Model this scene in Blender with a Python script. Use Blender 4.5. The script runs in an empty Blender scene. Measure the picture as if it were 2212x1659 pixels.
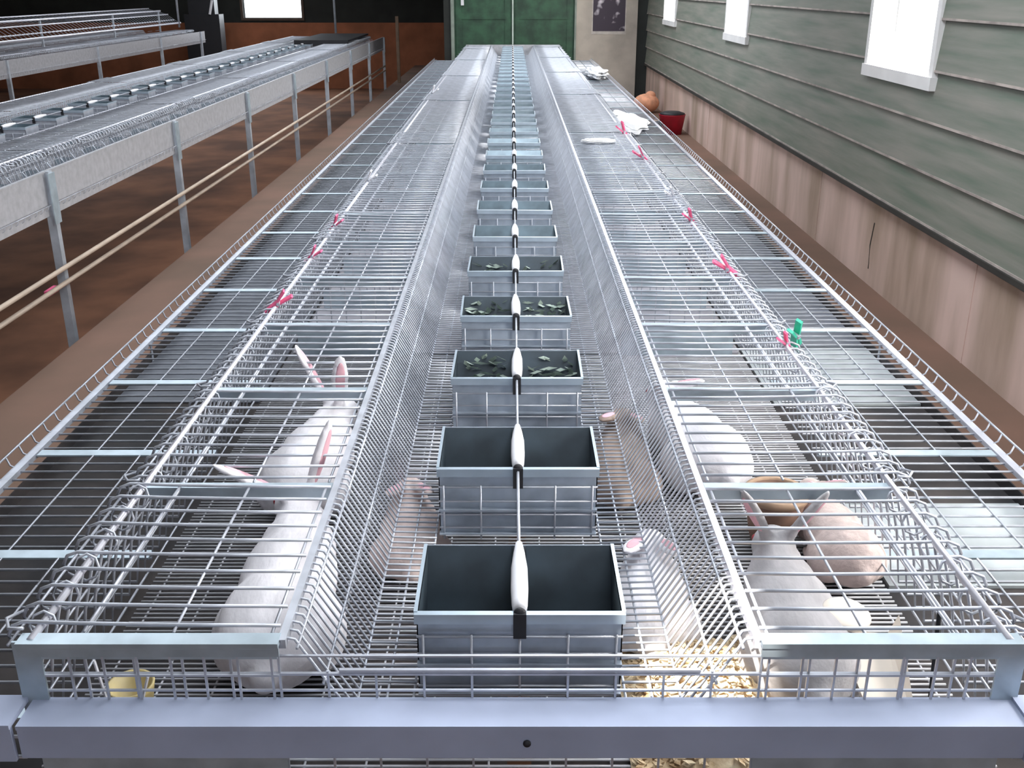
import bpy, bmesh, math, random
from mathutils import Vector, Matrix
R = random.Random(7)
S = bpy.context.scene
COL = S.collection
# ------------------------------------------------------------------ camera, world, light, exposure
ZC = 1.8
cd = bpy.data.cameras.new('camera'); cam = bpy.data.objects.new('camera', cd); COL.objects.link(cam)
S.camera = cam
cd.sensor_width = 36.0; cd.lens = 36.0 * 2200 / 2212; cd.clip_start = 0.05; cd.clip_end = 200
cam.location = (-0.012, 0, ZC)
cam.rotation_euler = (math.radians(90 - 21.34), 0, 0)
S.view_settings.view_transform = 'Standard'; S.view_settings.look = 'None'
S.view_settings.gamma = 1.0; S.view_settings.use_curve_mapping = False
S.view_settings.exposure = 0.62
W = bpy.data.worlds.new('sky'); S.world = W; W.use_nodes = True
W.node_tree.nodes['Background'].inputs[0].default_value = (0.86, 0.93, 1.0, 1)
W.node_tree.nodes['Background'].inputs[1].default_value = 2.6
SUN_DIR = Vector((-0.22, -0.42, 0.88)).normalized()
sd = bpy.data.lights.new('sun', 'SUN'); sd.energy = 11.0; sd.angle = 0.01; sd.color = (1, 0.96, 0.88)
so = bpy.data.objects.new('sun', sd); COL.objects.link(so)
so.rotation_euler = SUN_DIR.to_track_quat('Z', 'Y').to_euler(); so.location = (0, -3, 8)

def area(name, loc, rot, sx, sy, power, color=(0.88, 0.94, 1.0)):
    l = bpy.data.lights.new(name, 'AREA'); l.shape = 'RECTANGLE'; l.size = sx; l.size_y = sy
    l.energy = power; l.color = color
    o = bpy.data.objects.new(name, l); COL.objects.link(o); o.location = loc; o.rotation_euler = rot
    return o
# added overhead and rear fill lamps, then daylight at the windows
area('overhead_fill', (0.6, 3.2, 3.33), (0, 0, 0), 1.6, 5.0, 95)
area('overhead_fill', (0.6, 12.5, 3.33), (0, 0, 0), 1.6, 7.0, 110)
area('overhead_fill', (-2.6, 10.0, 3.33), (0, 0, 0), 1.0, 14.0, 150)
area('overhead_fill', (-6.0, 19.0, 3.33), (0, 0, 0), 1.2, 9.0, 110)
area('rear_fill', (0.2, -2.9, 1.9), (math.radians(78), 0, 0), 3.0, 1.8, 34, (0.80, 0.87, 1.0))
for wy in (6.27, 10.9, 15.55):
    area('window_daylight', (2.36, wy, 1.75), (0, math.radians(90), 0), 0.9, 1.0, 55, (1.0, 0.97, 0.92))
area('window_daylight', (2.36, 1.6, 1.75), (0, math.radians(90), 0), 0.9, 1.0, 60, (1.0, 0.97, 0.92))
area('window_daylight', (-5.76, 25.85, 1.6), (math.radians(-90), 0, 0), 1.35, 0.95, 40)

# ------------------------------------------------------------------ materials
def mat(name, col, rough=0.6, metal=0.0, var=0.15, scale=8.0, col2=None, bump=0.0, stretch=(1, 1, 1), spec=0.5, emit=None, trans=0.0, detail=4.0, thr=(0.35, 0.65)):
    m = bpy.data.materials.new(name); m.use_nodes = True
    nt = m.node_tree; b = nt.nodes['Principled BSDF']
    b.inputs['Roughness'].default_value = rough; b.inputs['Metallic'].default_value = metal
    b.inputs['Specular IOR Level'].default_value = spec
    tc = nt.nodes.new('ShaderNodeTexCoord'); mp = nt.nodes.new('ShaderNodeMapping'); mp.inputs['Scale'].default_value = stretch
    no = nt.nodes.new('ShaderNodeTexNoise'); no.inputs['Scale'].default_value = scale; no.inputs['Detail'].default_value = detail
    nt.links.new(tc.outputs['Object'], mp.inputs[0]); nt.links.new(mp.outputs[0], no.inputs['Vector'])
    cr = nt.nodes.new('ShaderNodeValToRGB')
    c2 = col2 or tuple(max(0, c * (1 - var)) for c in col)
    c1 = col if col2 else tuple(min(1, c * (1 + var)) for c in col)
    cr.color_ramp.elements[0].position = thr[0]; cr.color_ramp.elements[1].position = thr[1]
    cr.color_ramp.elements[0].color = (*c2, 1); cr.color_ramp.elements[1].color = (*c1, 1)
    nt.links.new(no.outputs['Fac'], cr.inputs[0]); nt.links.new(cr.outputs[0], b.inputs['Base Color'])
    if bump:
        bp = nt.nodes.new('ShaderNodeBump'); bp.inputs['Strength'].default_value = bump; bp.inputs['Distance'].default_value = 0.01
        nt.links.new(no.outputs['Fac'], bp.inputs['Height']); nt.links.new(bp.outputs[0], b.inputs['Normal'])
    if trans: b.inputs['Transmission Weight'].default_value = trans
    return m

M = {}
M['wire'] = mat('galvanised_wire', (0.50, 0.52, 0.58), 0.42, 0.45, 0.12, 20)
M['lip_bright'] = mat('highlit_zinc', (0.52, 0.60, 0.68), 0.3, 0.5, 0.1, 10)  # rim of the farther feeders, highlight put into the colour
M['liner_mid'] = mat('mid_zinc', (0.09, 0.13, 0.16), 0.45, 0.3, 0.3, 9)  # middle step between the dark and pale hopper tones
M['liner_pale'] = mat('highlit_zinc_liner', (0.30, 0.38, 0.44), 0.4, 0.4, 0.2, 9)  # far hoppers, specular brightness put into the colour
M['tray'] = mat('dung_crusted_tray', (0.050, 0.040, 0.038), 0.8, 0.0, 0.3, 5, col2=(0.013, 0.012, 0.015), bump=0.5, detail=7)
M['floorwire'] = mat('floor_wire', (0.58, 0.58, 0.62), 0.6, 0.1, 0.12, 14)
M['rail'] = mat('bright_rail', (0.76, 0.76, 0.84), 0.3, 0.5, 0.08, 10)
M['sheet'] = mat('galvanised_sheet', (0.42, 0.50, 0.56), 0.4, 0.45, 0.14, 14)
M['panel'] = mat('spangled_sheet', (0.44, 0.44, 0.47), 0.5, 0.25, 0.10, 22, detail=6)
M['beam'] = mat('painted_steel', (0.40, 0.45, 0.60), 0.6, 0.1, 0.1, 5)
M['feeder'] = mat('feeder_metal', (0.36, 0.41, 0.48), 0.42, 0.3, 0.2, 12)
M['liner'] = mat('dark_zinc', (0.035, 0.052, 0.068), 0.5, 0.2, 0.3, 9, detail=6)  # hopper interior, darker than the feeder body
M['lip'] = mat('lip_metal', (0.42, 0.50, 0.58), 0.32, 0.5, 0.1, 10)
M['white'] = mat('white_plastic', (0.80, 0.79, 0.83), 0.45, 0, 0.05, 10)
M['black'] = mat('black_rubber', (0.012, 0.012, 0.016), 0.6, 0, 0.1, 10)
M['hay'] = mat('hay', (0.42, 0.38, 0.24), 0.9, 0, 0.3, 30)
M['leaf'] = mat('pale_leaves', (0.42, 0.50, 0.44), 0.8, 0, 0.3, 30)
M['shaving'] = mat('wood_shavings', (0.78, 0.66, 0.46), 0.9, 0, 0.2, 40, col2=(0.45, 0.30, 0.16), bump=0.5)
M['pvc'] = mat('cream_pipe', (0.66, 0.53, 0.42), 0.4, 0, 0.1, 6)
M['post'] = mat('post_metal', (0.48, 0.52, 0.58), 0.45, 0.25, 0.15, 10)
M['green'] = mat('green_boards', (0.29, 0.275, 0.24), 0.62, 0, 0.2, 2.2, col2=(0.15, 0.185, 0.145), bump=0.25, stretch=(1, 0.5, 7), detail=7, thr=(0.3, 0.7))
M['trim'] = mat('dark_lines', (0.035, 0.032, 0.028), 0.8, 0, 0.2, 3)
M['edge'] = mat('worn_board_edge', (0.42, 0.36, 0.33), 0.8, 0, 0.3, 6)
M['concrete'] = mat('stained_concrete', (0.70, 0.52, 0.46), 0.9, 0, 0.1, 1.6, col2=(0.34, 0.25, 0.18), bump=0.3, stretch=(1, 1.6, 0.35), detail=8, thr=(0.3, 0.62))
M['aisle'] = mat('brown_aisle_concrete', (0.22, 0.125, 0.09), 0.9, 0, 0.2, 1.2, col2=(0.16, 0.10, 0.07), bump=0.2, detail=7)
M['pit'] = mat('pit_soil', (0.26, 0.115, 0.062), 0.95, 0, 0.3, 1.2, col2=(0.11, 0.048, 0.028), bump=0.6, detail=8)
M['brownwall'] = mat('brown_lower_wall', (0.42, 0.15, 0.075), 0.9, 0, 0.3, 2.0, col2=(0.26, 0.10, 0.05), detail=6)
M['darkwall'] = mat('shaded_boards', (0.022, 0.024, 0.022), 0.85, 0, 0.2, 3)  # near-black: the shade of backlit walls is put into the colour
M['door'] = mat('green_door_paint', (0.035, 0.105, 0.055), 0.55, 0, 0.3, 5, col2=(0.015, 0.045, 0.026), detail=6)
M['beige'] = mat('beige_render', (0.50, 0.44, 0.38), 0.85, 0, 0.15, 3, detail=6)
M['ceiling'] = mat('ceiling_board', (0.30, 0.29, 0.27), 0.9, 0, 0.1, 2)
M['winframe'] = mat('white_window_paint', (0.85, 0.83, 0.82), 0.5, 0, 0.05, 4)
M['poster'] = mat('poster_print', (0.75, 0.68, 0.74), 0.6, 0, 0.1, 5, col2=(0.045, 0.03, 0.05), thr=(0.56, 0.66), detail=2)
M['poster'].node_tree.nodes['Noise Texture'].inputs['Scale'].default_value = 4.5
M['red'] = mat('red_plastic', (0.42, 0.008, 0.03), 0.45, 0, 0.2, 6)
M['orange'] = mat('peach_sack', (0.70, 0.33, 0.20), 0.8, 0, 0.2, 10, bump=0.6)
M['wood'] = mat('pale_board', (0.68, 0.50, 0.36), 0.8, 0, 0.2, 6, stretch=(1, 6, 1))
M['pink'] = mat('pink_plastic', (0.78, 0.12, 0.26), 0.4, 0, 0.15, 20)
M['peg_green'] = mat('green_plastic', (0.04, 0.50, 0.33), 0.4, 0, 0.15, 20)
M['fur'] = mat('white_fur', (0.82, 0.79, 0.82), 0.95, 0, 0.08, 30, bump=0.5, stretch=(1, 0.4, 1))
M['fur_grey'] = mat('grey_fur', (0.42, 0.40, 0.41), 0.95, 0, 0.12, 30, bump=0.5, stretch=(1, 0.4, 1))
M['fur_brown'] = mat('agouti_fur', (0.42, 0.32, 0.26), 0.95, 0, 0.2, 16, col2=(0.18, 0.13, 0.11), bump=0.5, stretch=(1, 0.35, 1))
M['fur_pink'] = mat('pinkish_fur', (0.58, 0.47, 0.44), 0.95, 0, 0.1, 30, bump=0.5)
M['earpink'] = mat('ear_skin', (0.74, 0.42, 0.48), 0.7, 0, 0.1, 20)
M['yellow'] = mat('yellow_plastic', (0.55, 0.44, 0.20), 0.4, 0, 0.15, 12)
M['clay'] = mat('clay_pot', (0.24, 0.14, 0.10), 0.8, 0, 0.2, 14)
M['cream'] = mat('cream_wedge', (0.85, 0.76, 0.66), 0.5, 0, 0.08, 8)
M['bag'] = mat('white_film', (0.86, 0.86, 0.88), 0.35, 0, 0.08, 12, bump=0.8)
g = bpy.data.materials.new('window_glass'); g.use_nodes = True
nt = g.node_tree; nt.nodes.remove(nt.nodes['Principled BSDF'])
tr = nt.nodes.new('ShaderNodeBsdfTransparent'); gl = nt.nodes.new('ShaderNodeBsdfGlossy'); mx = nt.nodes.new('ShaderNodeMixShader')
mx.inputs[0].default_value = 0.06; gl.inputs['Roughness'].default_value = 0.05
nt.links.new(tr.outputs[0], mx.inputs[1]); nt.links.new(gl.outputs[0], mx.inputs[2]); nt.links.new(mx.outputs[0], nt.nodes['Material Output'].inputs[0])
M['glass'] = g

# ------------------------------------------------------------------ geometry helpers
class MB:
    def __init__(s): s.v = []; s.f = []; s.smooth = False
    def add(s, vs, fs):
        n = len(s.v); s.v += [tuple(v) for v in vs]; s.f += [tuple(i + n for i in f) for f in fs]; return s
    def box(s, x0, x1, y0, y1, z0, z1):
        vs = [(x, y, z) for x in (x0, x1) for y in (y0, y1) for z in (z0, z1)]
        return s.add(vs, [(0, 1, 3, 2), (4, 6, 7, 5), (0, 4, 5, 1), (2, 3, 7, 6), (0, 2, 6, 4), (1, 5, 7, 3)])
    def rod(s, a, b, r, n=4, r2=None):
        return s.tube([a, b], r, n, r2)
    def tube(s, pts, r, n=4, r2=None, closed=False):
        pts = [Vector(p) for p in pts]; k = len(pts); vs = []; fs = []
        for i, p in enumerate(pts):
            if closed: d = pts[(i + 1) % k] - pts[i - 1]
            else: d = pts[min(i + 1, k - 1)] - pts[max(i - 1, 0)]
            d = d.normalized()
            u = d.cross(Vector((0, 0, 1)))
            if u.length < 0.05: u = d.cross(Vector((0, 1, 0)))
            u.normalize(); w = d.cross(u)
            rr = r[i] if isinstance(r, (list, tuple)) else r if r2 is None else r + (r2 - r) * i / max(1, k - 1)
            for j in range(n):
                t = 2 * math.pi * (j + 0.5) / n
                vs.append(p + (u * math.cos(t) + w * math.sin(t)) * rr)
        for i in range(k if closed else k - 1):
            i2 = (i + 1) % k
            for j in range(n):
                fs.append((i * n + j, i * n + (j + 1) % n, i2 * n + (j + 1) % n, i2 * n + j))
        if not closed:
            fs.append(tuple(range(n))[::-1]); fs.append(tuple((k - 1) * n + j for j in range(n)))
        return s.add(vs, fs)
    def lathe(s, prof, n=20, c=(0, 0, 0)):
        vs = []; fs = []
        for r, z in prof:
            for j in range(n):
                t = 2 * math.pi * j / n; vs.append((c[0] + r * math.cos(t), c[1] + r * math.sin(t), c[2] + z))
        for i in range(len(prof) - 1):
            for j in range(n):
                fs.append((i * n + j, i * n + (j + 1) % n, (i + 1) * n + (j + 1) % n, (i + 1) * n + j))
        return s.add(vs, fs)
    def ell(s, c, r, rot=None, n=14):
        vs = []; fs = []; c = Vector(c)
        mr = rot.to_matrix() if rot is not None else None
        for i in range(1, n):
            ph = math.pi * i / n
            for j in range(n * 2):
                t = math.pi * j / n
                v = Vector((math.sin(ph) * math.cos(t) * r[0], math.sin(ph) * math.sin(t) * r[1], math.cos(ph) * r[2]))
                if mr: v = mr @ v
                vs.append(c + v)
        m = n * 2
        for i in range(n - 2):
            for j in range(m): fs.append((i * m + j, (i + 1) * m + j, (i + 1) * m + (j + 1) % m, i * m + (j + 1) % m))
        top = Vector((0, 0, r[2])); bot = Vector((0, 0, -r[2]))
        if mr: top = mr @ top; bot = mr @ bot
        vs += [c + top, c + bot]
        for j in range(m):
            fs.append((len(vs) - 2, j, (j + 1) % m)); b0 = (n - 2) * m; fs.append((len(vs) - 1, b0 + (j + 1) % m, b0 + j))
        return s.add(vs, fs)
    def sheet(s, pts, t=0.002):
        """a thin closed slab following a polyline of (x,z) given with y range: pts=[(x,z)..]"""
        return s
    def mesh(s, name, m, smooth=False):
        me = bpy.data.meshes.new(name); me.from_pydata(s.v, [], s.f); me.materials.append(m)
        bm = bmesh.new(); bm.from_mesh(me); bmesh.ops.recalc_face_normals(bm, faces=bm.faces); bm.to_mesh(me); bm.free()
        if smooth:
            for p in me.polygons: p.use_smooth = True
        return me

def obj(name, mb, m, parent=None, loc=None, smooth=False):
    me = mb if isinstance(mb, bpy.types.Mesh) else mb.mesh(name, m, smooth)
    o = bpy.data.objects.new(name, me); COL.objects.link(o)
    if parent: o.parent = parent
    if loc: o.location = loc
    return o
def tag(o, label, cat, group=None, kind=None):
    o['label'] = label; o['category'] = cat
    if group: o['group'] = group
    if kind: o['kind'] = kind
    return o
def thing(name, label, cat, loc=(0, 0, 0), rotz=0, group=None):
    o = bpy.data.objects.new(name, None); COL.objects.link(o); o.location = loc; o.rotation_euler = (0, 0, rotz)
    o.empty_display_size = 0.1
    return tag(o, label, cat, group)
def struct(name, mb, m, parent=None):
    o = obj(name, mb, m, parent)
    if not parent: o['kind'] = 'structure'
    return o
def copy_part(o, parent, loc, scale=None):
    c = o.copy(); COL.objects.link(c); c.parent = parent; c.location = loc
    if scale: c.scale = scale
    return c
def copy_tree(o, loc, rotz=None):
    r = o.copy(); COL.objects.link(r); r.location = loc
    if rotz is not None: r.rotation_euler = (0, 0, rotz)
    for ch in list(o.children):
        c = ch.copy(); COL.objects.link(c); c.parent = r
        for g2 in list(ch.children):
            d = g2.copy(); COL.objects.link(d); d.parent = c
    return r
ORD = ['nearest', 'second', 'third', 'fourth', 'fifth', 'sixth', 'seventh', 'eighth', 'ninth', 'tenth', 'eleventh', 'twelfth', 'thirteenth', 'fourteenth', 'fifteenth',
       'sixteenth', 'seventeenth', 'eighteenth', 'nineteenth', 'twentieth', 'twenty-first', 'twenty-second', 'twenty-third', 'twenty-fourth', 'twenty-fifth', 'twenty-sixth',
       'twenty-seventh', 'twenty-eighth', 'twenty-ninth', 'thirtieth', 'thirty-first', 'thirty-second', 'thirty-third', 'thirty-fourth', 'thirty-fifth', 'thirty-sixth',
       'thirty-seventh', 'thirty-eighth', 'thirty-ninth', 'fortieth', 'forty-first', 'forty-second', 'forty-third', 'forty-fourth']

# ------------------------------------------------------------------ the shed
XR = 2.29; DW = 18.2; DL = 26.0; XL = -17.0; YB = -3.0; ZT = 3.4
PIT = -0.55
b = MB(); b.box(-2.38, -1.06, YB, DL, -0.6, 0.0); b.box(1.06, XR + 0.1, YB, DW, -0.6, 0.0)
b.box(-1.06, 1.06, YB, 0.2, -0.6, 0); b.box(-1.06, 1.06, DW - 0.6, DW, -0.6, 0)
struct('floor', b, M['aisle'])
b = MB(); b.box(XL, -2.38, YB, DL, PIT - 0.1, PIT); b.box(-1.06, 1.06, 0.2, DW - 0.6, PIT - 0.1, PIT)
struct('floor_pit', b, M['pit'])
# ceiling with an unseen hole added to let the sun onto the shavings
tgt = Vector((0.31, 1.43, 0.66)); t = (ZT - tgt.z) / SUN_DIR.z; hc = tgt + SUN_DIR * t
hx0, hx1, hy0, hy1 = hc.x - 0.12, hc.x + 0.13, hc.y - 0.12, hc.y + 0.12
b = MB()
for (x0, x1, y0, y1) in ((XL, hx0, YB, DL), (hx1, XR + 0.2, YB, DL), (hx0, hx1, YB, hy0), (hx0, hx1, hy1, DL)):
    b.box(x0, x1, y0, y1, ZT, ZT + 0.1)
struct('ceiling', b, M['ceiling'])
b = MB(); b.box(XL, XR + 0.2, YB - 0.1, YB, -0.6, ZT); struct('wall_rear', b, M['beige'])
b = MB(); b.box(XL - 0.1, XL, YB, DL, -0.6, ZT); struct('wall_left', b, M['darkwall'])

# right wall: concrete base, green lap boards with three windows
ZB = ZC - 1.225
b = MB(); b.box(XR, XR + 0.18, YB, DW, -0.6, ZB)
for yy in (4.05, 4.9, 7.6, 12.2):   # shutter seams of the concrete
    b.box(XR - 0.004, XR, yy, yy + 0.012, 0.0, ZB - 0.02)
wb = struct('wall_base_right', b, M['concrete'])
for yy, z0_, z1_ in ((4.25, 0.20, 0.50), (3.9, 0.0, 0.42), (3.55, 0.05, 0.5), (6.4, 0.1, 0.4)):
    obj('crack', MB().tube([(XR, yy, z0_), (XR, yy + 0.02, (z0_ + z1_) / 2), (XR, yy - 0.01, z1_)], 0.005, 5), M['trim'], wb)
WINS = [(1.05, 2.15), (5.70, 6.83), (10.36, 11.46), (14.98, 16.15)]
WZ0, WZ1 = ZC - 0.525, ZC + 0.45
b = MB(); e = MB(); z = ZB; H = 0.265; i = 0
while z < ZT:
    z1 = min(z + H, ZT)
    spans = [(YB, DW)]
    cuts = []
    zs = [z, z1]
    for zz in (WZ0, WZ1):
        if z < zz < z1: zs.append(zz)
    zs.sort()
    for za, zb in zip(zs[:-1], zs[1:]):
        segs = [(YB, DW)]
        if za >= WZ0 - 1e-6 and zb <= WZ1 + 1e-6:
            segs = []; y = YB
            for w0, w1 in WINS: segs.append((y, w0)); y = w1
            segs.append((y, DW))
        fa = (za - z) / H; fb = (zb - z) / H
        xa = XR - 0.034 + 0.022 * fa; xb = XR - 0.034 + 0.022 * fb
        for y0, y1 in segs:
            b.add([(xa, y0, za), (xa, y1, za), (xb, y1, zb), (xb, y0, zb), (XR + 0.1, y0, za), (XR + 0.1, y1, za), (XR + 0.1, y1, zb), (XR + 0.1, y0, zb)],
                  [(0, 1, 2, 3), (4, 7, 6, 5), (0, 4, 5, 1), (3, 2, 6, 7), (1, 5, 6, 2), (0, 3, 7, 4)])
            if za == z:
                e.box(XR - 0.037, XR - 0.03, y0, y1, za - 0.002, za + 0.010)
    z += H
wr = struct('wall_right', b, M['green'])
struct('trim_board_edges', e, M['edge'])
b = MB(); b.box(XR - 0.05, XR + 0.05, YB, DW, ZB - 0.03, ZB - 0.002); struct('trim_sill_right', b, M['trim'])  # shadow under the board lip put into this strip's dark colour
for i, (w0, w1) in enumerate(WINS[1:] + WINS[:1]):
    b = MB(); t_ = 0.055
    b.box(XR - 0.045, XR + 0.117, w0, w0 + t_, WZ0 + t_ * 1.2, WZ1); b.box(XR - 0.045, XR + 0.117, w1 - t_, w1, WZ0 + t_ * 1.2, WZ1)
    b.box(XR - 0.055, XR + 0.118, w0 - 0.008, w1 + 0.008, WZ0 - 0.004, WZ0 + t_ * 1.2); b.box(XR - 0.044, XR + 0.118, w0 + t_, w1 - t_, WZ1 - t_, WZ1)
    b.box(XR + 0.02, XR + 0.06, w1 - 0.32, w1 - 0.29, WZ0, WZ1)
    o = struct('window_%d' % (i + 1), b, M['winframe'])
    p = MB(); p.box(XR + 0.085, XR + 0.09, w0, w1, WZ0, WZ1); obj('pane', p, M['glass'], o)

# far wall: green double door, beige pier with a poster, dark corner
b = MB(); b.box(1.07, 2.10, DW, DW + 0.2, -0.6, ZT); struct('wall_far_pier', b, M['beige'])
b = MB(); b.box(2.10, XR + 0.2, DW + 0.05, DW + 0.2, -0.6, ZT); b.box(-1.16, -1.04, DW - 0.02, DW + 0.2, -0.6, ZT); b.box(-1.04, 1.07, DW, DW + 0.2, 2.3, ZT)
b.box(-1.16, -1.06, DW + 0.2, DL, -0.6, ZT)
struct('wall_far', b, M['darkwall'])
b = MB(); b.box(-1.04, -0.985, DW - 0.05, DW + 0.1, 0, 2.3); b.box(1.04, 1.07, DW - 0.05, DW + 0.1, 0, 2.3); b.box(-1.04, 1.07, DW - 0.05, DW + 0.1, 2.25, 2.3)
struct('trim_door_frame', b, mat('grey_frame_paint', (0.25, 0.29, 0.25), 0.6))
for i, (x0, x1) in enumerate(((-0.985, -0.004), (0.010, 1.04))):
    b = MB(); b.box(x0, x1, DW, DW + 0.05, 0.02, 2.25)
    for zz in (0.25, 1.28, 2.0): b.box(x0 + 0.03, x1 - 0.03, DW - 0.018, DW, zz, zz + 0.1)
    for xx in (x0 + 0.03, x1 - 0.13): b.box(xx, xx + 0.1, DW - 0.012, DW, 0.1, 2.2)
    o = struct('door_%d' % (i + 1), b, M['door'])
    if i == 0:
        h = MB(); h.box(x0 + 0.12, x0 + 0.17, DW - 0.07, DW - 0.02, 1.50, 1.75); obj('door_handle', h, M['white'], o)
b = MB(); b.box(-0.012, 0.014, DW - 0.03, DW + 0.04, 0.02, 2.25); struct('trim_door_seam', b, mat('pale_strip', (0.45, 0.52, 0.47), 0.6))
p = thing('wall_poster', 'dark poster with pale blotches on the beige pier beside the green door', 'poster', (1.62, DW - 0.012, ZC - 0.71))
b = MB(); b.box(-0.27, 0.27, 0, 0.01, 0, 0.8); obj('print', b, M['poster'], p)
b = MB(); b.box(-0.29, 0.29, 0.002, 0.012, -0.05, 0.82); obj('border', b, mat('poster_border', (0.55, 0.50, 0.46), 0.7), p)

# left part of the far wall
ZW = 0.98
b = MB(); b.box(XL, -1.16, DL, DL + 0.2, -0.6, ZW); struct('wall_base_far', b, M['brownwall'])
wx0, wx1, wz0, wz1 = -6.46, -5.06, 1.09, 2.1
b = MB(); b.box(XL, wx0, DL + 0.02, DL + 0.2, ZW, ZT); b.box(wx1, -1.16, DL + 0.02, DL + 0.2, ZW, ZT)
b.box(wx0, wx1, DL + 0.02, DL + 0.2, ZW, wz0); b.box(wx0, wx1, DL + 0.02, DL + 0.2, wz1, ZT)
struct('wall_far_left', b, M['darkwall'])
b = MB()
b.box(wx0 - 0.06, wx0, DL - 0.02, DL + 0.1, wz0 - 0.06, wz1 + 0.06); b.box(wx1, wx1 + 0.06, DL - 0.02, DL + 0.1, wz0 - 0.06, wz1 + 0.06)
b.box(wx0, wx1, DL - 0.02, DL + 0.1, wz0 - 0.06, wz0); b.box(wx0, wx1, DL - 0.02, DL + 0.1, wz1, wz1 + 0.06)
o = struct('window_5', b, mat('brown_frame', (0.09, 0.06, 0.045), 0.7))
p = MB(); p.box(wx0, wx1, DL + 0.05, DL + 0.055, wz0, wz1); obj('pane', p, M['glass'], o)

# ------------------------------------------------------------------ cage battery meshes (one cell = P long, right-hand side, local z=0 at the cage top)
P = 0.505; WR = 0.0024
def lid_mesh():
    m = MB(); n = 10
    for k in range(n):
        y = 0.035 + k * (P - 0.05) / (n - 1)
        pts = [(0.36, y, 0), (0.50, y, -0.001), (0.66, y, 0), (0.745, y, 0.002), (0.764, y, -0.006), (0.772, y, -0.022), (0.768, y, -0.040), (0.752, y, -0.048)]
        m.tube(pts, WR * 1.3, 5)
    for x in (0.37, 0.517, 0.65, 0.768):
        zz = -0.03 if x > 0.7 else -0.004
        m.rod((x, 0.02, zz), (x, P - 0.005, zz), WR * 1.1, 5)
    # rounded front corner
    for k in range(6):
        y = 0.05 + k * P / 6
        m.tube([(0.725 + 0.021 * math.cos(a), y + 0.008 * math.sin(a), -0.016 + 0.021 * math.sin(a)) for a in [i * math.pi / 4 for i in range(8)]], WR, 4, closed=True)
    m.tube([(0.74, 0.02, 0.0), (0.765, 0.025, -0.004), (0.785, 0.06, -0.01), (0.772, 0.10, -0.02)], WR * 1.2, 5)
    return m.mesh('cage_lid', M['wire'], True)
def side_mesh(w1=1.25, drop=0.23):
    """ the sloping wire side under the rail and the low outer deck """
    m = MB(); n = 11
    for k in range(n):
        y = 0.02 + k * P / n
        m.tube([(0.725, y, -0.005), (0.755, y, -0.11), (0.775, y, -drop), (w1, y, -drop)], WR * 1.3, 4)
    for z_ in (-0.07, -0.14, -0.20): m.rod((0.745, 0, z_), (0.745, P, z_), WR, 4)
    xs = [0.84, 0.97, 1.09] if w1 > 1.1 else [0.85]
    for x in xs: m.rod((x, 0, -drop + 0.004), (x, P, -drop + 0.004), WR, 4)
    # little rim of bent wire at the outer edge
    for k in range(7):
        y = 0.03 + k * P / 7
        m.tube([(w1 - 0.005, y, -drop), (w1 + 0.018, y, -drop + 0.012), (w1 + 0.026, y, -drop + 0.035)], WR, 4)
    m.rod((w1 + 0.026, 0, -drop + 0.035), (w1 + 0.026, P, -drop + 0.035), WR * 1.2, 4)
    return m.mesh('outer_deck', M['wire'], True)
def rack_mesh():
    """ V-shaped hay rack of close wires on both sides of the feeders """
    m = MB(); n = 24
    for sx in (-1, 1):
        for k in range(n):
            y = 0.012 + k * P / n
            m.tube([(sx * 0.355, y, 0.0), (sx * 0.335, y, -0.004), (sx * 0.255, y, -0.145), (sx * 0.165, y, -0.147)], WR * 1.0, 4)
        for (x, z_) in ((0.355, 0), (0.33, -0.012), (0.295, -0.075), (0.255, -0.148), (0.21, -0.15), (0.168, -0.15)):
            m.rod((sx * x, 0, z_), (sx * x, P, z_), WR * 1.1, 4)
    for k in range(6):
        y = 0.30 + k * 0.035
        m.rod((-0.165, y, -0.147), (0.165, y, -0.147), WR, 4)
    # upright mesh in front of the feeder face
    for x in (-0.15, -0.075, 0.0, 0.075, 0.15):
        m.rod((x, 0.066, -0.155), (x, 0.066, -0.035), WR * 1.1, 4)
    for z_ in (-0.038, -0.07, -0.10, -0.13): m.rod((-0.16, 0.066, z_), (0.16, 0.066, z_), WR * 0.9, 4)
    m.rod((0, 0.28, -0.002), (0, P + 0.06, -0.002), WR * 1.3, 5)
    return m.mesh('hay_rack', M['wire'], True)
def floor_mesh():
    m = MB(); n = 34
    for k in range(n):
        y = 0.01 + k * P / n
        m.rod((-0.775, y, -0.28), (0.775, y, -0.28), WR, 4)
    for k in range(16):
        x = -0.75 + k * 0.1
        m.rod((x, 0, -0.283), (x, P, -0.283), WR, 4)
    return m.mesh('wire_floor', M['floorwire'], True)
def partition_mesh(w1=1.235, low=True):
    """ sheet-metal divider flange across each lid with a mesh divider below, right-hand side """
    m = MB()
    m.box(0.36, 0.72, -0.011, 0.011, -0.006, 0.000)
    m.box(0.36, 0.72, -0.0015, 0.0005, -0.03, -0.006)
    if low: m.box(0.36, 0.74, -0.001, 0.001, -0.275, -0.19)
    return m.mesh('divider', M['sheet'])
def strip_mesh(w1):
    return MB().box(0.78, w1, 0.104, 0.136, -0.228, -0.224).mesh('deck_strip', M['sheet'])
def divider_wires():
    m = MB()
    for k in range(8):
        x = 0.37 + k * 0.05; m.rod((x, 0, -0.19), (x, 0, -0.006), WR, 4)
    for z_ in (-0.06, -0.11, -0.16): m.rod((0.36, 0, z_), (0.74, 0, z_), WR, 4)
    return m.mesh('divider_mesh', M['wire'])

ME = dict(lid=lid_mesh(), side=side_mesh(), side_n=side_mesh(0.99), rack=rack_mesh(), floor=floor_mesh(), part=partition_mesh(), st_w=strip_mesh(1.235), st_n=strip_mesh(0.985), part_f=partition_mesh(low=False), dw=divider_wires())

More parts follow.
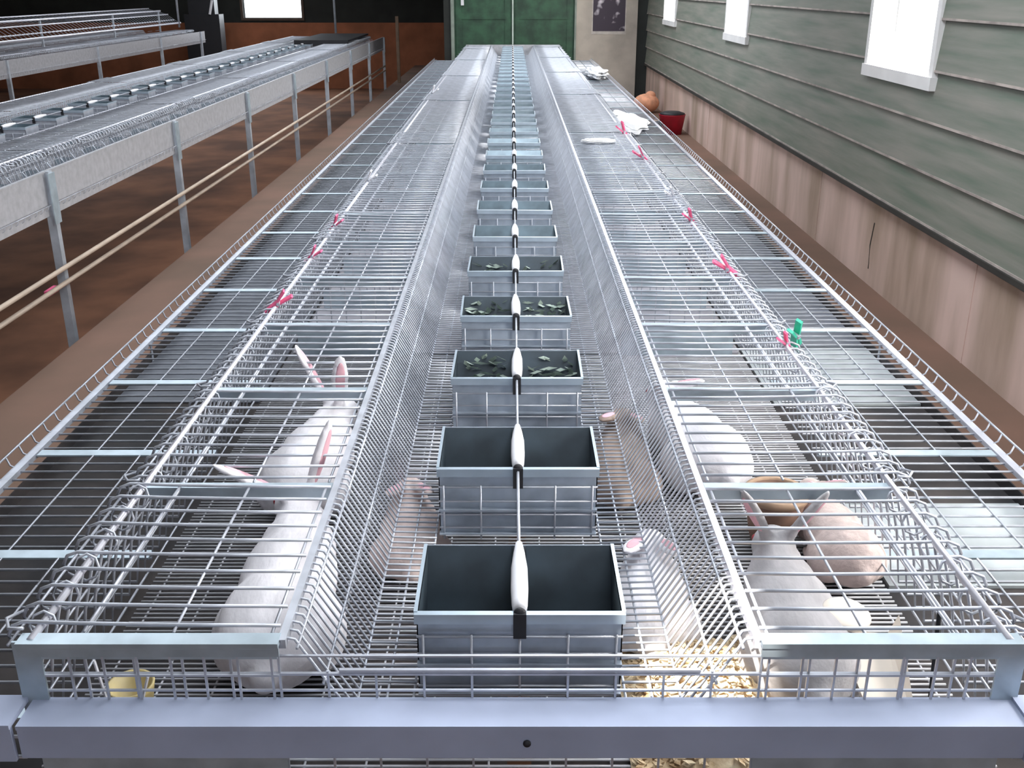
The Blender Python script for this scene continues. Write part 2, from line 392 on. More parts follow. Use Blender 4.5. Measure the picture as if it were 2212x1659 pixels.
def battery(name, label, xc, y0, n, ztop, wide=True, floor=True, outer_near=1.25, slim=False, k0=0):
    root = thing(name, label, 'cage battery', (xc, y0, ztop))
    mir = (-1, 1, 1)
    for k in range(k0, n):
        for sc in ((1, 1, 1), mir):
            for part_name, key in (('cage_lid', 'lid'), ('outer_deck', 'side' if wide else 'side_n')):
                o = obj(part_name, ME[key], None, root, (0, k * P, 0)); o.scale = sc
                if part_name == 'cage_lid' and (k * 7 + (sc[0] > 0) * 3) % 5 == 0: o.rotation_euler = (0, -0.012 * sc[0], 0)
        obj('hay_rack', ME['rack'], None, root, (0, k * P, 0))
        if floor: obj('wire_floor', ME['floor'], None, root, (0, k * P, 0))
    if not slim:
        for k in range(k0, n + 1):
            for sc in ((1, 1, 1), mir):
                o = obj('divider', ME['part_f' if wide and k in (1, 2, 3) else 'part'], None, root, (0, k * P, 0)); o.scale = sc
                if k < n: q_ = obj('deck_strip', ME['st_w' if wide else 'st_n'], None, root, (0, k * P, 0)); q_.scale = sc
                if k < 10 and not (wide and k in (1, 2, 3)):
                    w = obj('divider_mesh', ME['dw'], None, o)
    L = n * P; L0 = k0 * P
    for x in (-0.722, 0.722):
        obj('top_rail', MB().rod((x, L0, 0.001), (x, L, 0.001), 0.0065, 8), M['rail'], root, smooth=True)
    for x in (-0.655, 0.655):
        obj('lid_rail', MB().rod((x, L0, -0.005), (x, L, -0.005), 0.0042, 6), M['wire'], root, smooth=True)
    for x in (-0.352, 0.352):
        obj('rack_rail', MB().box(x - 0.006, x + 0.006, L0, L, -0.012, 0.003), M['rail'] if x > 0 else M['wire'], root)  # right-hand rail brighter: its highlight is put into the colour
    return root

Y0 = 1.26; N = 32; ZTOP = 0.9
bat = battery('rabbit_cage_battery', 'long galvanised wire rabbit cage battery in the middle, twin feeders down its centre', 0, Y0, N, ZTOP)
L = N * P
for x in (-1.25, 1.25):
    obj('edge_strip', MB().box(x - 0.011, x + 0.011, 0, L, -0.236, -0.222), M['rail'] if x > 0 else M['wire'], bat)  # right strip paler: brightness from the windows put into its colour
for sx in (-1, 1):
    a, c = sorted((sx * 0.02, sx * 1.24))
    m = MB(); m.box(a, c, 0.03, L, -0.300, -0.295); m.box(sx * 1.24 - 0.002, sx * 1.24 + 0.002, 0.03, L, -0.30, -0.26)
    obj('dung_tray', m, M['tray'], bat)
    obj('tray_hanger', MB().rod((sx * 1.235, 2.0, -0.29), (sx * 1.235, 2.0, -0.23), 0.004, 6), M['wire'], bat)
M['mat_pale'] = mat('grey_floor_mat', (0.30, 0.29, 0.32), 0.75, 0.0, 0.12, 7, detail=6)
M['mat_dark'] = mat('slate_deck_mat', (0.13, 0.14, 0.165), 0.7, 0.0, 0.2, 6, detail=6)
M['mat_light'] = mat('pale_deck_mat', (0.40, 0.43, 0.44), 0.7, 0.0, 0.15, 6, detail=6)
for sx in (-1, 1):
    a, c = sorted((sx * 0.19, sx * 0.76)); obj('floor_mat', MB().box(a, c, 4 * P, L, -0.272, -0.266), M['mat_pale'], bat)
    a, c = sorted((sx * 0.79, sx * 1.235)); obj('deck_mat', MB().box(a, c, (3.24 if sx < 0 else 4.25) * P, L, -0.294, -0.289), M['mat_dark'], bat)
for y0_, y1_ in ((0.60, 0.97), (1.61, 2.13)):
    obj('deck_mat', MB().box(0.79, 1.235, y0_, y1_, -0.294, -0.287), M['mat_light'], bat)
# steel end frame
m = MB()
m.box(-0.735, 0.745, -0.062, 0.004, -0.110, -0.103); m.box(-0.735, 0.745, -0.060, -0.053, -0.162, -0.110)
obj('front_beam', m, M['beam'], bat)
for sx in (-1, 1):
    m = MB(); a, c = sorted((sx * 0.742, sx * 1.32))
    m.box(a, c, -0.066, 0.003, -0.106, -0.098); m.box(a, c, -0.064, -0.057, -0.165, -0.106)
    obj('corner_bracket', m, M['beam'], bat)
obj('bolt', MB().ell((0.01, -0.062, -0.134), (0.006, 0.004, 0.006), n=8), M['black'], bat)
# front mesh panel between beam and lids
m = MB()
for k in range(21):
    x = -0.72 + k * 0.072
    if abs(x) > 0.03: m.rod((x, 0.004, -0.30), (x, 0.004, -0.01 if abs(x) > 0.34 else -0.055), WR, 4)
for z_ in (-0.028, -0.06, -0.09, -0.13, -0.17, -0.21, -0.25, -0.29): m.rod((-0.73, 0.004, z_), (0.73, 0.004, z_), WR * (1.3 if z_ == -0.06 else 1.0), 5)
m.rod((-0.27, 0.003, -0.008 - 0.045), (0.27, 0.003, -0.008 - 0.045), WR * 1.5, 5)
obj('front_mesh', m, M['wire'], bat)
for sx in (-1, 1):
    m = MB(); a, c = sorted((sx * 0.355, sx * 0.74)); m.box(a, c, -0.012, 0.016, -0.004, 0.004); m.box(a, c, -0.010, -0.007, -0.020, -0.004)
    obj('front_lid_bar', m, M['sheet'], bat)
    m = MB(); m.box(sx * 0.73 - 0.02, sx * 0.73 + 0.02, -0.002, 0.002, -0.12, 0.0); obj('corner_plate', m, M['sheet'], bat)
for yy in (0.4, 4.5, 8.6, 12.7, 15.8):
    for sx in (-1, 1):
        obj('leg', MB().box(sx * 0.9 - 0.02, sx * 0.9 + 0.02, yy, yy + 0.04, PIT - ZTOP, -0.331), M['post'], bat)
        obj('leg_bearer', MB().box(min(0, sx * 1.0), max(0, sx * 1.0), yy, yy + 0.04, -0.33, -0.301), M['post'], bat)
# end plate at the far end
m = MB(); m.box(-0.76, 0.76, L + 0.01, L + 0.02, -0.28, 0.012); obj('end_plate', m, M['panel'], bat)

# ------------------------------------------------------------------ feeders
def make_feeder():
    t = thing('twin_feeder', 'x', 'feeder')
    # body: open box with V hopper, local origin at front top centre, y forward
    W_, LEN, DP = 0.160, 0.205, 0.142
    m = MB(); th = 0.002
    m.box(-W_, W_, 0, th, -DP, -0.012)                 # front face
    m.box(-W_, W_, LEN - th, LEN, -DP, 0)
    m.box(-W_, -W_ + th, 0, LEN, -DP, 0); m.box(W_ - th, W_, 0, LEN, -DP, 0)
    m.box(-W_, W_, -0.014, LEN, -DP - 0.003, -DP)
    m.box(-W_, W_, -0.012, 0.0, -0.092, -0.088)
    obj('body', m, M['feeder'], t)
    m = MB(); m.box(-W_ - 0.003, W_ + 0.003, -0.008, 0.003, -0.016, 0.001)
    m.box(-W_ - 0.004, -W_ + 0.002, 0, LEN, -0.008, 0.002); m.box(W_ - 0.002, W_ + 0.004, 0, LEN, -0.008, 0.002)
    obj('rim', m, M['lip'], t)
    for sx in (-1, 1):
        m = MB(); x0, x1 = sorted((sx * 0.012, sx * (W_ - 0.003)))
        y0, y1, yb = 0.004, LEN - 0.004, 0.03
        vs = [(x0, y0, -0.002), (x1, y0, -0.002), (x1, y1, -0.001), (x0, y1, -0.001), (x0, y0 + 0.012, -0.12), (x1, y0 + 0.012, -0.12), (x1, y1 - 0.09, -0.135), (x0, y1 - 0.09, -0.135)]
        m.add(vs, [(0, 4, 5, 1), (1, 5, 6, 2), (2, 6, 7, 3), (3, 7, 4, 0), (4, 7, 6, 5)])
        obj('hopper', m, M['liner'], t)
    # white saddle tube between the two halves, swelling in the middle
    m = MB(); prof = [(0.205, 0.006), (0.17, 0.010), (0.12, 0.014), (0.06, 0.0145), (0.02, 0.013), (0.004, 0.011)]
    m.tube([(0, p_[0], 0.002) for p_ in prof], [p_[1] for p_ in prof], 12)
    obj('divider_tube', m, M['white'], t, smooth=True)
    m = MB(); m.box(-0.010, 0.010, -0.012, -0.006, -0.040, 0.004); m.ell((0, -0.004, 0.002), (0.010, 0.006, 0.009), n=8); obj('end_notch', m, M['black'], t)  # plate painted black for the dark notch under the tube, plus cap
    return t
FY = 1.335
f0 = make_feeder(); f0.location = (0, FY, ZTOP)
lf = [f0]
for k in range(1, N):
    lf.append(copy_tree(f0, (0, FY + k * P, ZTOP)))
for k, f in enumerate(lf):
    lab = '%s galvanised twin feeder from the front end of the central cage battery' % ORD[k]
    if k == 0: lab = 'nearest galvanised twin feeder, empty and dark inside, at the front of the central battery'
    if k == 1: lab = 'second twin feeder from the front of the central battery, empty and dark inside'
    if k in (2, 3): lab = '%s twin feeder from the front of the central battery, pale leaves lying in it' % ORD[k]
    f['label'] = lab; f['group'] = 'twin feeders along the centre of the middle battery'
    f.rotation_euler = (0, R.uniform(-0.01, 0.01) if k > 1 else 0, R.uniform(-0.012, 0.012) if k > 1 else 0)
    if k >= 5:  # farther feeders get paler copies that carry highlights in their colour
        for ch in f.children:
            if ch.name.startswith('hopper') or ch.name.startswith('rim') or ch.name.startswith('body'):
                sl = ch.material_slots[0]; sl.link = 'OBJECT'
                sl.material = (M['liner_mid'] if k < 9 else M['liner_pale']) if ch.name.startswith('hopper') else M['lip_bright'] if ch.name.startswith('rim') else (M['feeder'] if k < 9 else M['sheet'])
    # scraps of leaf or hay inside some feeders
    if k in (2, 3, 4):
        m = MB()
        for i in range(110 if k < 4 else 50):
            sx = R.choice((-1, 1)); x = sx * R.uniform(0.03, 0.145); q = R.random()
            y = 0.195 - 0.075 * q; z_ = -0.012 - 0.10 * q
            a = R.uniform(0, 6.28); l = R.uniform(0.012, 0.026); w = 0.008
            u = Vector((math.cos(a), 0.35 * math.sin(a), -0.6 * math.sin(a))) * l; v = Vector((-math.sin(a), 0.3, 0.6 * math.cos(a))) * w
            c = Vector((x, y - 0.008, z_)); nrm = Vector((0, -0.002, 0.001))
            m.add([c - u, c + v, c + u, c - v, c - u + nrm, c + v + nrm, c + u + nrm, c - v + nrm], [(0, 1, 2, 3), (4, 7, 6, 5), (0, 4, 5, 1), (1, 5, 6, 2), (2, 6, 7, 3), (3, 7, 4, 0)])
        tag_o = obj('leaf_scraps', m, M['leaf'], f); tag_o['kind'] = 'stuff'

# ------------------------------------------------------------------ neighbouring battery on the left
XN = -3.5; YN = 3.0; NN = 35; ZN = 0.9
nb = battery('rabbit_cage_battery', 'galvanised cage battery left of the middle one, with grey side panels on tall posts', XN, YN, NN, ZN, wide=False)
posts = [1.009, 1.387, 1.751, 2.123, 2.494, 2.865, 3.236, 3.597]
PY = [(d * 5.5 - 0.45) / 0.931 for d in posts]
PY = [PY[0] + i * (PY[-1] - PY[0]) / 7 for i in range(8)]
edges = [YN] + PY + [YN + NN * P]
for i in range(len(edges) - 1):
    a, c = edges[i] - YN, edges[i + 1] - YN
    if c - a < 0.05: continue
    m = MB(); m.box(0.992, 0.998, a + 0.003, c - 0.003, -0.255, -0.02); m.box(0.985, 1.004, a + 0.003, c - 0.003, -0.026, -0.018)
    pn = obj('side_panel', m, M['panel'], nb)
for y in PY:
    m = MB(); m.box(0.975, 1.02, y - YN - 0.022, y - YN + 0.022, PIT - ZN, -0.02)
    lg = obj('post', m, M['post'], nb)
    m = MB(); m.box(1.02, 1.026, y - YN - 0.04, y - YN + 0.04, -0.30, -0.03); obj('post_bracket', m, M['sheet'], lg)
for k in range(NN):
    m = MB() if k == 0 else None
    if k == 0:
        for dy in (0.10, 0.26, 0.42):
            pts = [(0.80 + 0.19 * t_ / 6, dy + 0.05 * math.sin(t_ / 6 * math.pi), -0.05 - 0.13 * math.sin(t_ / 6 * math.pi)) for t_ in range(7)]
            m.tube(pts, 0.004, 5)
        hk = obj('trough_hook', m, M['wire'], nb, smooth=True)
    else: copy_part(hk, nb, (0, k * P, 0))
for x, z_ in ((1.05, -0.53), (1.05, -0.61)):
    obj('water_pipe', MB().rod((x, 0.5, z_), (x, NN * P - 0.2, z_), 0.013, 8), M['pvc'], nb, smooth=True)
m = MB(); m.box(1.02, 1.045, PY[0] - YN - 0.3, PY[0] - YN - 0.18, -0.63, -0.60); obj('pipe_joint', m, M['pink'], nb)
m = MB(); m.box(0.985, 0.999, 0.95, 1.0, -0.30, -0.25); m.ell((0.995, 1.03, -0.29), (0.014, 0.014, 0.02), n=8)
obj('drip_nipple', m, M['white'], nb)
for k in range(2, 32):
    f = copy_tree(f0, (XN, YN + 0.08 + k * P, ZN))
    f['label'] = '%s galvanised feeder from the near end of the battery left of the middle one' % ORD[k]
    f['group'] = 'feeders in the battery to the left'
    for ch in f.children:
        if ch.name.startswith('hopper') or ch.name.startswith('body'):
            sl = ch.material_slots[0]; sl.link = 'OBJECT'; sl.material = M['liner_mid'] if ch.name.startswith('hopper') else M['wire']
# third battery, with a raised wire rack above it
tb = battery('rabbit_cage_battery', 'cage battery furthest left with raised racks of bright rods above it', -7.76, 10.0, 27, 0.9, wide=False, floor=False, slim=True)
m = MB(); m.box(0.992, 0.998, 0, 27 * P, -0.255, -0.02); obj('side_panel', m, M['panel'], tb)
for (x, z_, r_) in ((0.55, 0.16, 0.02), (0.42, 0.22, 0.012), (0.30, 0.33, 0.012), (0.14, 0.40, 0.02), (-0.1, 0.45, 0.012)):
    obj('rack_rod', MB().rod((x, 0, z_), (x, 27 * P - 0.2, z_), r_, 8), M['rail'], tb, smooth=True)
m = MB()
for k in range(90):
    y = k * 0.15; m.rod((0.56, y, 0.155), (0.28, y, 0.34), 0.004, 4); m.rod((0.28, y, 0.34), (-0.12, y, 0.45), 0.004, 4)
obj('rack_mesh', m, M['wire'], tb)
for yy in (1, 4.2, 7.4, 10.6, 13.3):
    obj('post', MB().box(0.97, 1.02, yy, yy + 0.045, PIT - 0.9, -0.02), M['post'], tb)
    obj('rack_post', MB().box(0.12, 0.15, yy, yy + 0.03, -0.05, 0.40), M['post'], tb)

# ------------------------------------------------------------------ rabbits (facing +Y, belly on z=0)
def rabbit_mesh(name, m, ear_spread=0.3, ear_up=0.5, turn=0.0, low=1.0, ear_len=1.0, long=1.0):
    from mathutils import Euler
    b = MB()
    b.ell((0, -0.105 * long, 0.078 * low), (0.088, 0.105 * long, 0.080 * low))       # rump
    b.ell((0, 0.0, 0.082 * low), (0.078, 0.13 * long, 0.074 * low))
    b.ell((0, 0.085 * long, 0.080 * low), (0.066, 0.09, 0.066 * low))                 # shoulders
    for sx in (-1, 1):
        b.ell((sx * 0.062, -0.09 * long, 0.055 * low), (0.040, 0.075, 0.055 * low))       # haunch
        b.ell((sx * 0.058, -0.01, 0.015), (0.020, 0.055, 0.015))              # hind foot
        b.ell((sx * 0.036, 0.135 * long, 0.016), (0.015, 0.045, 0.016))              # fore paw
        b.ell((sx * 0.042, 0.10 * long, 0.045), (0.022, 0.03, 0.038))
    hd = Vector((0.03 * math.sin(turn), 0.175 * long, 0.115 * low))
    fw = Vector((math.sin(turn), math.cos(turn), -0.15)); rt = Vector((math.cos(turn), -math.sin(turn), 0))
    rz = Euler((0, 0, -turn))
    b.ell((0, 0.135 * long, 0.10 * low), (0.048, 0.05, 0.048))
    b.ell(hd, (0.041, 0.052, 0.040), rz)
    b.ell(hd + fw * 0.04 + Vector((0, 0, -0.008)), (0.026, 0.032, 0.025), rz)
    for sx in (-1, 1): b.ell(hd + fw * 0.035 + rt * sx * 0.014 + Vector((0, 0, -0.016)), (0.014, 0.018, 0.014))
    for sx in (-1, 1):
        sp = (ear_spread if ear_spread < 0.9 else 0.25) if sx > 0 else ear_spread * 1.15
        base = hd - fw * 0.018 + rt * sx * 0.018 + Vector((0, 0, 0.030))
        d = (-fw * math.cos(ear_up) + rt * sx * sp + Vector((0, 0, math.sin(ear_up)))).normalized()
        q = d.to_track_quat('Y', 'Z').to_euler()
        b.ell(base + d * 0.056 * ear_len, (0.022, 0.062 * ear_len, 0.0095), q, n=12)
        b.ell(base + d * 0.008, (0.014, 0.02, 0.013), q, n=8)
    b.ell((0, -0.205 * long, 0.07 * low), (0.022, 0.022, 0.024))
    o = obj(name, b, m); md = o.modifiers.new('r', 'REMESH'); md.mode = 'VOXEL'; md.voxel_size = 0.0055
    sm = o.modifiers.new('s', 'SMOOTH'); sm.factor = 0.6; sm.iterations = 6
    dg = bpy.context.evaluated_depsgraph_get(); me = bpy.data.meshes.new_from_object(o.evaluated_get(dg)); bpy.data.objects.remove(o)
    for p in me.polygons: p.use_smooth = True
    me.name = name
    return me, hd, fw, rt
def rabbit(label, loc, rotz, m, eye=(0.3, 0.02, 0.03), sc=1.0, inner=True, **kw):
    t = thing('rabbit', label, 'rabbit', loc, rotz); t.scale = (sc,) * 3
    me, hd, fw, rt = rabbit_mesh('rabbit_body', m, **kw)
    bd = obj('body', me, m, t)
    if not me.materials: me.materials.append(m)
    me.materials[0] = m
    em = mat('rabbit_eye', eye, 0.15, 0, 0.05)
    for sx in (-1, 1):
        obj('eye', MB().ell(hd + fw * 0.018 + rt * sx * 0.032 + Vector((0, 0, 0.012)), (0.0065, 0.0075, 0.0075), n=8), em, t, smooth=True)
    if inner:
        up = kw.get('ear_up', 0.5); spd = kw.get('ear_spread', 0.3); el = kw.get('ear_len', 1)
        for sx in (-1, 1):
            sp = (spd if spd < 0.9 else 0.25) if sx > 0 else spd * 1.15
            base = hd - fw * 0.018 + rt * sx * 0.018 + Vector((0, 0, 0.030))
            d = (-fw * math.cos(up) + rt * sx * sp + Vector((0, 0, math.sin(up)))).normalized()
            q = d.to_track_quat('Y', 'Z').to_euler(); n_ = q.to_matrix() @ Vector((0, 0, 1))
            if n_.dot(Vector((0, -1, 0.7))) < 0: n_ = -n_
            obj('inner_ear', MB().ell(base + d * 0.058 * el + n_ * 0.0058, (0.0125, 0.044 * el, 0.004), q, n=10), M['earpink'], t, smooth=True)
    return t
ZF = ZTOP - 0.276
rabbit('white rabbit with pink ears seen from behind in the nearest left cage', (-0.445, 1.70, ZF), 0.05, M['fur'], ear_spread=1.1, ear_up=1.3, turn=-0.4, ear_len=1.4, sc=1.2, long=1.12)
rabbit('white rabbit with upright pink ears just beyond the nearest rabbit on the left', (-0.50, 2.28, ZF), -0.1, M['fur'], eye=(0.03, 0.02, 0.02), ear_spread=0.35, ear_up=1.3, turn=0.5, ear_len=1.4, sc=1.1)
rabbit('pinkish white rabbit lying beside the second feeder on the left', (-0.235, 1.98, ZF), 0.1, M['fur_pink'], low=0.72, sc=0.9, ear_up=0.1, long=0.9)
rabbit('white rabbit lying right of the nearest feeder, under the hay rack', (0.262, 1.72, ZF), -0.1, M['fur'], low=0.74, sc=0.95, ear_up=0.1, long=0.85)
rabbit('grey white rabbit with raised pink ears in the nearest right cage', (0.505, 1.60, ZF), -0.05, M['fur_grey'], ear_spread=0.45, ear_up=1.2, ear_len=1.2, sc=1.08)
rabbit('bright white rabbit crouching against the right hay rack, beyond the grey rabbit', (0.45, 2.40, ZF), 0.25, M['fur'], sc=1.12, ear_up=0.3)
rabbit('brown grey rabbit between the third feeder and the right hay rack', (0.265, 2.33, ZF), -0.1, M['fur_brown'], low=0.74, sc=1.0, ear_up=0.1)
rabbit('pale pinkish rabbit by the outer rail of the second right cage', (0.69, 1.95, ZF), 0.1, M['fur_pink'], sc=0.8, ear_up=0.4)

# ------------------------------------------------------------------ things in the near cages
m = MB()
for i in range(900):
    x = R.uniform(0.185, 0.46); y = R.uniform(1.29, 1.64); rr = ((x - 0.32) / 0.15) ** 2 + ((y - 1.45) / 0.18) ** 2
    z_ = ZF + 0.002 + max(0, 0.075 * (1 - rr)) + 0.006 * R.random()
    a = R.uniform(0, 6.28); l = R.uniform(0.005, 0.012); dz = R.uniform(-0.004, 0.006)
    u = Vector((math.cos(a) * l, math.sin(a) * l, dz)); v = Vector((-math.sin(a) * l * 0.5, math.cos(a) * l * 0.5, R.uniform(-0.002, 0.003)))
    c = Vector((x, y, z_ + 0.006)); nn = Vector((0, 0, 0.0015))
    m.add([c - u, c + v, c + u, c - v, c - u + nn, c + v + nn, c + u + nn, c - v + nn], [(0, 3, 2, 1), (4, 5, 6, 7), (0, 1, 5, 4), (1, 2, 6, 5), (2, 3, 7, 6), (3, 0, 4, 7)])
vs = []; fs = []
NX, NY = 16, 16
for i in range(NX):
    for j in range(NY):
        x = 0.18 + 0.29 * i / (NX - 1); y = 1.285 + 0.36 * j / (NY - 1)
        rr = ((x - 0.32) / 0.15) ** 2 + ((y - 1.45) / 0.18) ** 2
        vs.append((x, y, ZF + 0.003 + max(0, 0.075 * (1 - rr)) + R.uniform(0, 0.003)))
for i in range(NX - 1):
    for j in range(NY - 1):
        q = i * NY + j; fs.append((q, q + NY, q + NY + 1, q + 1))
m.add(vs, fs)
tag(obj('wood_shavings', m, M['shaving']), 'heap of pale sunlit wood shavings beside the nearest feeder', 'shavings', kind='stuff')

def drinker(label, loc, cup, tray):
    t = thing('drinker_cup', label, 'drinker', loc)
    m = MB(); m.lathe([(0.0, 0.0), (0.020, 0.0), (0.024, 0.02), (0.036, 0.09), (0.038, 0.10), (0.034, 0.10), (0.020, 0.03), (0, 0.03)]); obj('cup', m, cup, t, smooth=True)
    m = MB(); m.lathe([(0, -0.018), (0.05, -0.018), (0.056, 0.0), (0.050, 0.0), (0.046, -0.012), (0, -0.012)]); obj('tray', m, tray, t, smooth=True)
    m = MB(); m.tube([(-0.035, -0.035, 0.17), (-0.012, -0.04, 0.01), (-0.008, -0.045, 0.0)], 0.0025, 5); m.tube([(0.045, -0.035, 0.14), (0.012, -0.045, 0.03), (0.004, -0.048, 0.02)], 0.0025, 5)
    obj('wire_clip', m, M['white'], t)
    return t
drinker('yellowish drinker cup with a red base in the nearest left cage corner', (-0.63, 1.36, ZF + 0.024), M['yellow'], M['red'])
t = thing('clay_pot', 'brown clay pot in the second right cage by the outer rail', 'pot', (0.575, 2.02, ZF))
m = MB(); m.lathe([(0, 0), (0.045, 0), (0.055, 0.04), (0.066, 0.12), (0.066, 0.13), (0.058, 0.13), (0.05, 0.05), (0, 0.02)], 24); obj('bowl', m, M['clay'], t, smooth=True)
m = MB(); m.lathe([(0.064, 0.118), (0.071, 0.118), (0.071, 0.134), (0.060, 0.134), (0.060, 0.118)], 24); obj('rim', m, mat('tan_rim', (0.45, 0.30, 0.20), 0.7), t, smooth=True)
# made-up stand-in for a sunlit rabbit leg: cream tapering scoop
m = MB()
m.add([(-0.045, 0.09, 0.13), (0.045, 0.09, 0.12), (0.028, -0.09, 0.01), (-0.004, -0.09, 0.01), (-0.045, 0.094, 0.122), (0.045, 0.094, 0.112), (0.028, -0.086, 0.002), (-0.004, -0.086, 0.002), (0.06, 0.09, 0.16), (0.05, -0.08, 0.035)],
      [(0, 1, 2, 3), (7, 6, 5, 4), (0, 4, 5, 1), (3, 2, 6, 7), (0, 3, 7, 4), (1, 8, 9, 2), (1, 5, 8), (2, 9, 6), (5, 6, 9, 8)])
t = thing('leg_wedge', 'stand-in for a sunlit rabbit leg, a cream tapering scoop at the front of the nearest right cage', 'wedge', (0.595, 1.40, ZF + 0.008))
obj('wedge_blade', m, M['cream'], t)
m = MB(); m.ell((-0.02, 0.12, 0.14), (0.042, 0.05, 0.014), n=12); obj('wedge_knob', m, M['cream'], t, smooth=True)
tag(obj('water_hose', MB().tube([(0.665, 1.345, ZF), (0.663, 1.345, ZF + 0.10), (0.66, 1.36, ZF + 0.262)], 0.004, 6), M['black'], smooth=True), 'thin black upright water hose in the nearest right cage corner', 'hose')

# pegs on the rails
def peg(label, x, y, z_, m, s=1.0, rz=0.0):
    t = thing('clothes_peg', label, 'peg', (x, y, z_), rz, 'pegs clipped along the cage rails')
    t.scale = (s, s, s); t.rotation_euler = (0.5, 0.7 * (1 if x < 0 else -1), rz)
    b = MB()
    for sx in (-1, 1):
        b.add([(sx * 0.002, -0.006, -0.03), (sx * 0.008, -0.006, -0.03), (sx * 0.005, -0.006, 0.01), (sx * 0.014, -0.006, 0.045), (sx * 0.009, -0.006, 0.045), (sx * 0.001, -0.006, 0.01)] +
              [(sx * 0.002, 0.006, -0.03), (sx * 0.008, 0.006, -0.03), (sx * 0.005, 0.006, 0.01), (sx * 0.014, 0.006, 0.045), (sx * 0.009, 0.006, 0.045), (sx * 0.001, 0.006, 0.01)],
              [(0, 1, 2, 3, 4, 5), (11, 10, 9, 8, 7, 6)] + [(i, (i + 1) % 6, (i + 1) % 6 + 6, i + 6) for i in range(6)])
    obj('jaws', b, m, t)
    obj('spring', MB().rod((0, -0.009, 0.010), (0, 0.009, 0.010), 0.0045, 8), M['wire'], t)
    return t
def ratio(py): d = 2200 * 0.9 / (0.931 * (py + 30)); return (d - 0.3276) / 0.931
pegs = [(-1, 665, 'pink', 'nearest pink peg on the left rail', 1.3), (-1, 560, 'pink', 'second pink peg along the left rail', 1.2), (-1, 492, 'pink', 'third pink peg along the left rail', 1.3),
        (-1, 395, 'white', 'nearer white peg on the left rail', 1.5), (-1, 205, 'white', 'far white peg on the left rail', 2.0),
        (1, 735, 'peg_green', 'green peg on the right rail, the only green one', 1.6), (1, 750, 'pink', 'nearest pink peg on the right rail next to the green peg', 1.1),
        (1, 590, 'pink', 'second pink peg along the right rail', 1.5), (1, 480, 'pink', 'third pink peg along the right rail', 1.4), (1, 430, 'white', 'white peg on the right rail beyond the pink ones', 1.4),
        (1, 345, 'pink', 'fourth pink peg along the right rail', 1.8), (1, 290, 'pink', 'fifth and farthest pink peg on the right rail', 2.0)]
for sx, py, mk, lb, s in pegs:
    y = ratio(py); x = sx * 0.722 + (0.04 if mk == 'peg_green' else 0)
    peg(lb, x, y, ZTOP + 0.008, M[mk], s, R.uniform(-0.5, 0.5))

# ------------------------------------------------------------------ things along the right aisle and at the far end
t = thing('bucket', 'red plastic bucket with a black lid on the floor by the right wall', 'bucket', (2.07, 13.6, 0))
m = MB(); m.lathe([(0, 0), (0.13, 0), (0.17, 0.24), (0.175, 0.25), (0.16, 0.25), (0.12, 0.02), (0, 0.02)], 24); obj('bucket_body', m, M['red'], t, smooth=True)
m = MB(); m.lathe([(0, 0.285), (0.10, 0.285), (0.16, 0.265), (0.165, 0.25), (0, 0.25)], 24); m.ell((-0.18, -0.02, 0.12), (0.06, 0.05, 0.05), n=10); obj('lid', m, M['black'], t, smooth=True)
m = MB(); m.ell((0, 0, 0.14), (0.20, 0.16, 0.14), n=12); m.ell((0.06, 0, 0.25), (0.08, 0.07, 0.07), n=10)
o = obj('feed_sack', m, M['orange'], loc=(2.03, 16.0, 0.0), smooth=True); tag(o, 'small peach coloured feed sack on the floor near the far right corner', 'sack')
m = MB(); m.box(-0.19, 0.19, -0.3, 0.3, 0, 0.03); tag(obj('wooden_board', m, M['wood'], loc=(2.03, 14.5, 0.0)), 'pale wooden board lying flat between the red bucket and the peach sack', 'board')
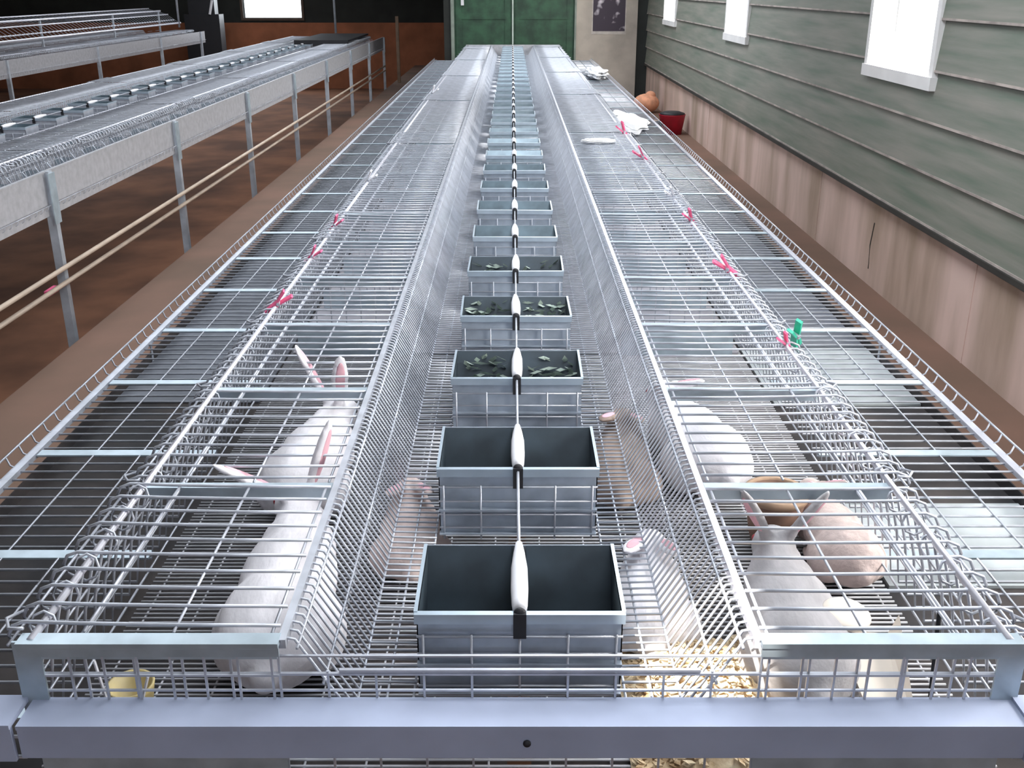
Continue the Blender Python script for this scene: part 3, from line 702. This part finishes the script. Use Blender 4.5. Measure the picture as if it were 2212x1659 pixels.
def crumple(label, loc, s, seed):
    rr = random.Random(seed); bm = bmesh.new(); bmesh.ops.create_icosphere(bm, subdivisions=4, radius=1)
    for v in bm.verts:
        n_ = v.co.normalized(); k = 1 + 0.22 * math.sin(5 * n_.x + seed) * math.cos(7 * n_.y) + 0.12 * math.sin(13 * n_.z + 3 * n_.x) + rr.uniform(-.03, .03)
        v.co = Vector((n_.x * s[0], n_.y * s[1], max(-0.8, n_.z) * s[2])) * k
    me = bpy.data.meshes.new('crumpled_bag'); bm.to_mesh(me); bm.free(); me.materials.append(M['bag'])
    o = bpy.data.objects.new('plastic_bag', me); COL.objects.link(o); o.location = loc; return tag(o, label, 'bag')
crumple('crumpled white plastic bag on the outer deck near the beige pier', (1.10, 13.9, 0.74), (0.12, 0.5, 0.07), 3)
crumple('small scrap of white plastic on the right lids midway along the battery', (0.52, 6.35, 0.918), (0.10, 0.06, 0.014), 5)
crumple('white crumpled plastic strip on the right outer deck by the red bucket', (1.02, 9.2, 0.69), (0.14, 0.7, 0.02), 9)
m = MB(); m.box(-0.45, 0.45, -1.3, 1.3, 0, 0.03); m.box(-0.45, 0.45, -1.3, -1.25, -0.06, 0)
tag(obj('black_cover', m, M['black'], loc=(XN + 0.3, 19.2, 0.93)), 'black flat cover lying on the far end of the left battery', 'cover')
tag(obj('wooden_post', MB().box(-0.03, 0.03, -0.03, 0.03, 0, 1.25), mat('post_wood', (0.24, 0.16, 0.11), 0.8), loc=(-2.27, 21.2, 0)), 'slim brownish wooden post standing at the far end of the left aisle', 'post')
for (x, y, lab) in ((-3.35, 20.4, 'thin pale upright pipe at the far end of the left battery'), (-7.2, 23.3, 'thin pale upright pipe beside the far end of the furthest left battery')):
    tag(obj('upright_pipe', MB().rod((0, 0, 0), (0, 0, ZT - 0.97), 0.022, 8), M['post'], loc=(x, y, 0.97), smooth=True), lab, 'pipe')
t = thing('black_hopper', 'black hopper with a painted white diagonal stripe beyond the furthest left battery', 'hopper', (-7.1, 24.9, PIT))
m = MB(); m.box(-0.40, 0.40, -0.2, 0.2, 0, 1.75); m.box(-0.3, 0.3, -0.15, 0.15, 1.75, 2.3); obj('hopper_body', m, M['black'], t)
obj('glint', MB().rod((0.20, -0.22, 1.75), (0.28, -0.22, 2.05), 0.03, 6), M['white'], t)  # small diagonal highlight modelled as a white rod
